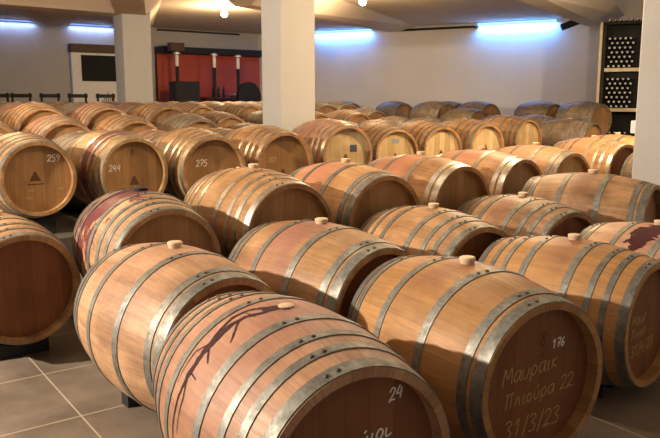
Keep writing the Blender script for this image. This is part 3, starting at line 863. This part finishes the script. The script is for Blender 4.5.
# loudspeaker on the big right beam end
e = right_empty('wall_speaker', 576, 0, .9); e.location.z = 3.02
tag(e, 'small black spotlight on a bracket by the right ceiling beam', 'spotlight')
bm = bmesh.new(); add_tube(bm, (0, 0, .0), (0, 0, .28), .02); link_mesh('bracket', bm_mesh('bracket', bm, M['blackpaint']), e)
bm = bmesh.new(); add_tube(bm, (-.22, -.1, -.02), (.12, .02, .12), .075, 12); link_mesh('lamp_housing', bm_mesh('lamp_housing', bm, M['blackpaint'], True, R(40)), e)
e.name = 'ceiling_spotlight'

# bottle rack in front of the right wall
RX, RY, RZ = 5.72, 15.55, R(-24)
rk = empty('bottle_rack', (RX, RY, .39), RZ); tag(rk, 'tall black bottle rack with pale shelves beside the right column', 'rack')
RW, RH, RD = 1.6, 2.60, .42
box_obj('side_panel', (-.055, -RD/2, 0), (0, RD/2, RH), M['rackwood'], rk, .006)['label'] = 'pale wooden side panel'
box_obj('side_panel', (RW, -RD/2, 0), (RW + .05, RD/2, RH), M['blackpaint'], rk)
box_obj('back_panel', (0, RD/2 - .03, 0), (RW, RD/2, RH), M['blackpaint'], rk)
box_obj('upright', (0, -RD/2, 0), (.07, -RD/2 + .05, RH), M['blackpaint'], rk)
box_obj('upright', (.74, -RD/2, 0), (.86, RD/2 - .03, RH), M['blackpaint'], rk)
SH = [.05, .78, 1.60]
for z in SH: box_obj('shelf', (.07, -RD/2 - .01, z), (.74, RD/2 - .03, z + .07), M['rackwood'], rk)
for z in SH: box_obj('shelf', (.86, -RD/2 - .01, z), (RW, RD/2 - .03, z + .07), M['rackwood'], rk)
box_obj('top_board', (0, -RD/2, RH - .05), (RW, RD/2, RH), M['blackpaint'], rk)
# each bottle lies with its neck to the front
def rack_bottle():
    bm = bmesh.new(); add_lathe(bm, [(.038, 0), (.038, -.19), (.016, -.26), (.0155, -.30)], 10, 'Y'); b = bm_mesh('wine_bottle', bm, M['glass_dark'], True, R(50))
    bm = bmesh.new(); add_lathe(bm, [(.0165, -.245), (.024, -.30), (.024, -.325), (.018, -.33)], 10, 'Y'); c = bm_mesh('capsule', bm, M['foil'], True, R(50))
    return b, c
bme, cme = rack_bottle()
src = link_mesh('wine_bottle', bme); cap = link_mesh('capsule', cme, src)
first = True
RM = Matrix.Translation((RX, RY, .39)) @ Matrix.Rotation(RZ, 4, 'Z')
BAY = ['lowest', 'middle', 'upper']
def put_bottle(x, z, lab, grp):
    global first
    p = RM @ Vector((x, .13, z))
    if first: o = src; first = False
    else:
        o = src.copy(); COL.objects.link(o); c = cap.copy(); COL.objects.link(c); c.parent = o
    o.location = p; o.rotation_euler = (0, 0, RZ)
    tag(o, lab, 'bottle', grp)
for bay, (z0, rows) in enumerate(((.12, 3), (.85, 7), (1.67, 7))):
    for r in range(rows):
        for (xa, xb) in ((.11, .70), (.91, 1.5)):
            n = 5 if xa < .5 else 2
            off = .05 if r % 2 else 0
            for c in range(n):
                side = 'left column' if xa < .5 else 'right column'
                put_bottle(xa + .035 + off + .10*c, z0 + .0385 + .093*r, 'dark wine bottle lying in the %s bay, %s of the bottle rack' % (BAY[bay], side), 'bottles in the %s bay, %s' % (BAY[bay], side))
for c in range(9):
    put_bottle(.12 + .105*c, RH + .0385, 'dark wine bottle lying on top of the bottle rack', 'bottles on top of the rack')
# junction box on the column
bx = empty('junction_box', (2.62, 6.50, 1.12), R(-51)); 
bx.location = Vector((3.0, 6.295, 1.17)) + Matrix.Rotation(R(-51), 4, 'Z') @ Vector((-.27, -.20, 0))
tag(bx, 'small white junction box on the left face of the right column', 'junction box')
box_obj('box', (-.02, -.04, -.05), (.02, .04, .06), M['white'], bx, .004)
box_obj('lid', (-.026, -.034, -.044), (-.02, .034, .054), M['white'], bx, .002)
# white conduit
e = right_empty('conduit', 622, 0, .02)
bm = bmesh.new(); add_tube(bm, (0, -.02, 2.95), (-.1, -.02, HC), .018); me = bm_mesh('conduit', bm, M['white'])
COL.objects.unlink(e); bpy.data.objects.remove(e)
o = right_empty('tmp', 622, 0, .02); m4 = (o.location.copy(), o.rotation_euler.copy()); bpy.data.objects.remove(o)
o = link_mesh('conduit', me); o.location, o.rotation_euler = m4
tag(o, 'thin white conduit running up the wall above the bottle rack', 'conduit')

# ------------------------------------------------------------------ ceiling bulbs, added pendants and light
def bulb(x, y, label, power, radius=.05, drop=0.0):
    e = empty('ceiling_lamp', (x, y, HC - drop)); tag(e, label, 'lamp')
    if drop:  # only the added pendants hang on a cord
        bm = bmesh.new(); add_tube(bm, (0, 0, 0), (0, 0, drop), .006); link_mesh('cord', bm_mesh('cord', bm, M['blackpaint']), e)
    bm = bmesh.new(); add_lathe(bm, [(.06, 0), (.06, -.03), (.03, -.05), (.03, -.09)], 16); link_mesh('socket', bm_mesh('socket', bm, M['foil'], True, R(40)), e)
    bm = bmesh.new(); add_lathe(bm, [(.028, -.088), (.055, -.12), (.07, -.16), (.055, -.205), (.02, -.225)], 16); link_mesh('glass_bulb', bm_mesh('glass_bulb', bm, M['bulb'], True, R(60)), e)
    l = bpy.data.lights.new('bulb_light', 'POINT'); l.energy = power; l.color = (1.0, .70, .40); l.shadow_soft_size = radius
    o = bpy.data.objects.new('bulb_light', l); COL.objects.link(o); o.parent = e; o.location = (0, 0, -.42)
bulb(-2.15, 15.2, 'glowing warm ceiling bulb above the red wall panel', 110)
bulb(.58, 13.35, 'glowing warm ceiling bulb right of the central column, at the top edge', 80)
bulb(-3.7, 7.5, 'added unseen pendant bulb over the barrel chalked 244', 70, drop=.45)  # three pendants added above the view to brighten ceiling, walls and columns
bulb(1.7, 7.3, 'added unseen pendant bulb over the middle rows, right of the central column', 110, drop=.45)
bulb(4.0, 8.3, 'added unseen pendant bulb behind the right column', 200, drop=.45)
def spot(name, loc, target, power, col, size, ang=150, blend=.6):
    l = bpy.data.lights.new(name, 'SPOT'); l.energy = power; l.color = col; l.shadow_soft_size = size; l.spot_size = R(ang); l.spot_blend = blend
    o = bpy.data.objects.new(name, l); COL.objects.link(o); o.location = loc
    o.rotation_euler = (Vector(target) - Vector(loc)).to_track_quat('-Z', 'Y').to_euler()
    return o
WARM = (1.0, .80, .58)
spot('key_lamp', (-5.3, 1.9, 2.7), (-.2, 3.6, .5), 1320, (1.0, .86, .70), .06)
spot('centre_fill', (0.0, 4.6, 3.15), (.4, 4.4, .5), 60, WARM, .06)  # added fill spot that lifts the right column, no fitting behind it
spot('right_lamp', (3.2, 11.3, 3.15), (3.9, 12.6, .5), 190, (1.0, .88, .74), .07)

wd = bpy.data.worlds.new('world'); sc.world = wd; wd.use_nodes = True
wd.node_tree.nodes['Background'].inputs[0].default_value = (.96, .95, .95, 1)
wd.node_tree.nodes['Background'].inputs[1].default_value = .20

# ------------------------------------------------------------------ camera
cam = bpy.data.cameras.new('camera'); co = bpy.data.objects.new('camera', cam); COL.objects.link(co)
cam.sensor_width = 36; cam.lens = 723 / 660 * 36
co.location = (0, 0, 1.407); co.rotation_euler = (PI/2 - .163, 0, 0)
cam.clip_start = .05; cam.clip_end = 100
sc.camera = co
sc.view_settings.view_transform = 'Standard'; sc.view_settings.look = 'None'
sc.view_settings.gamma = 1; sc.view_settings.use_curve_mapping = False
sc.view_settings.exposure = 0.6
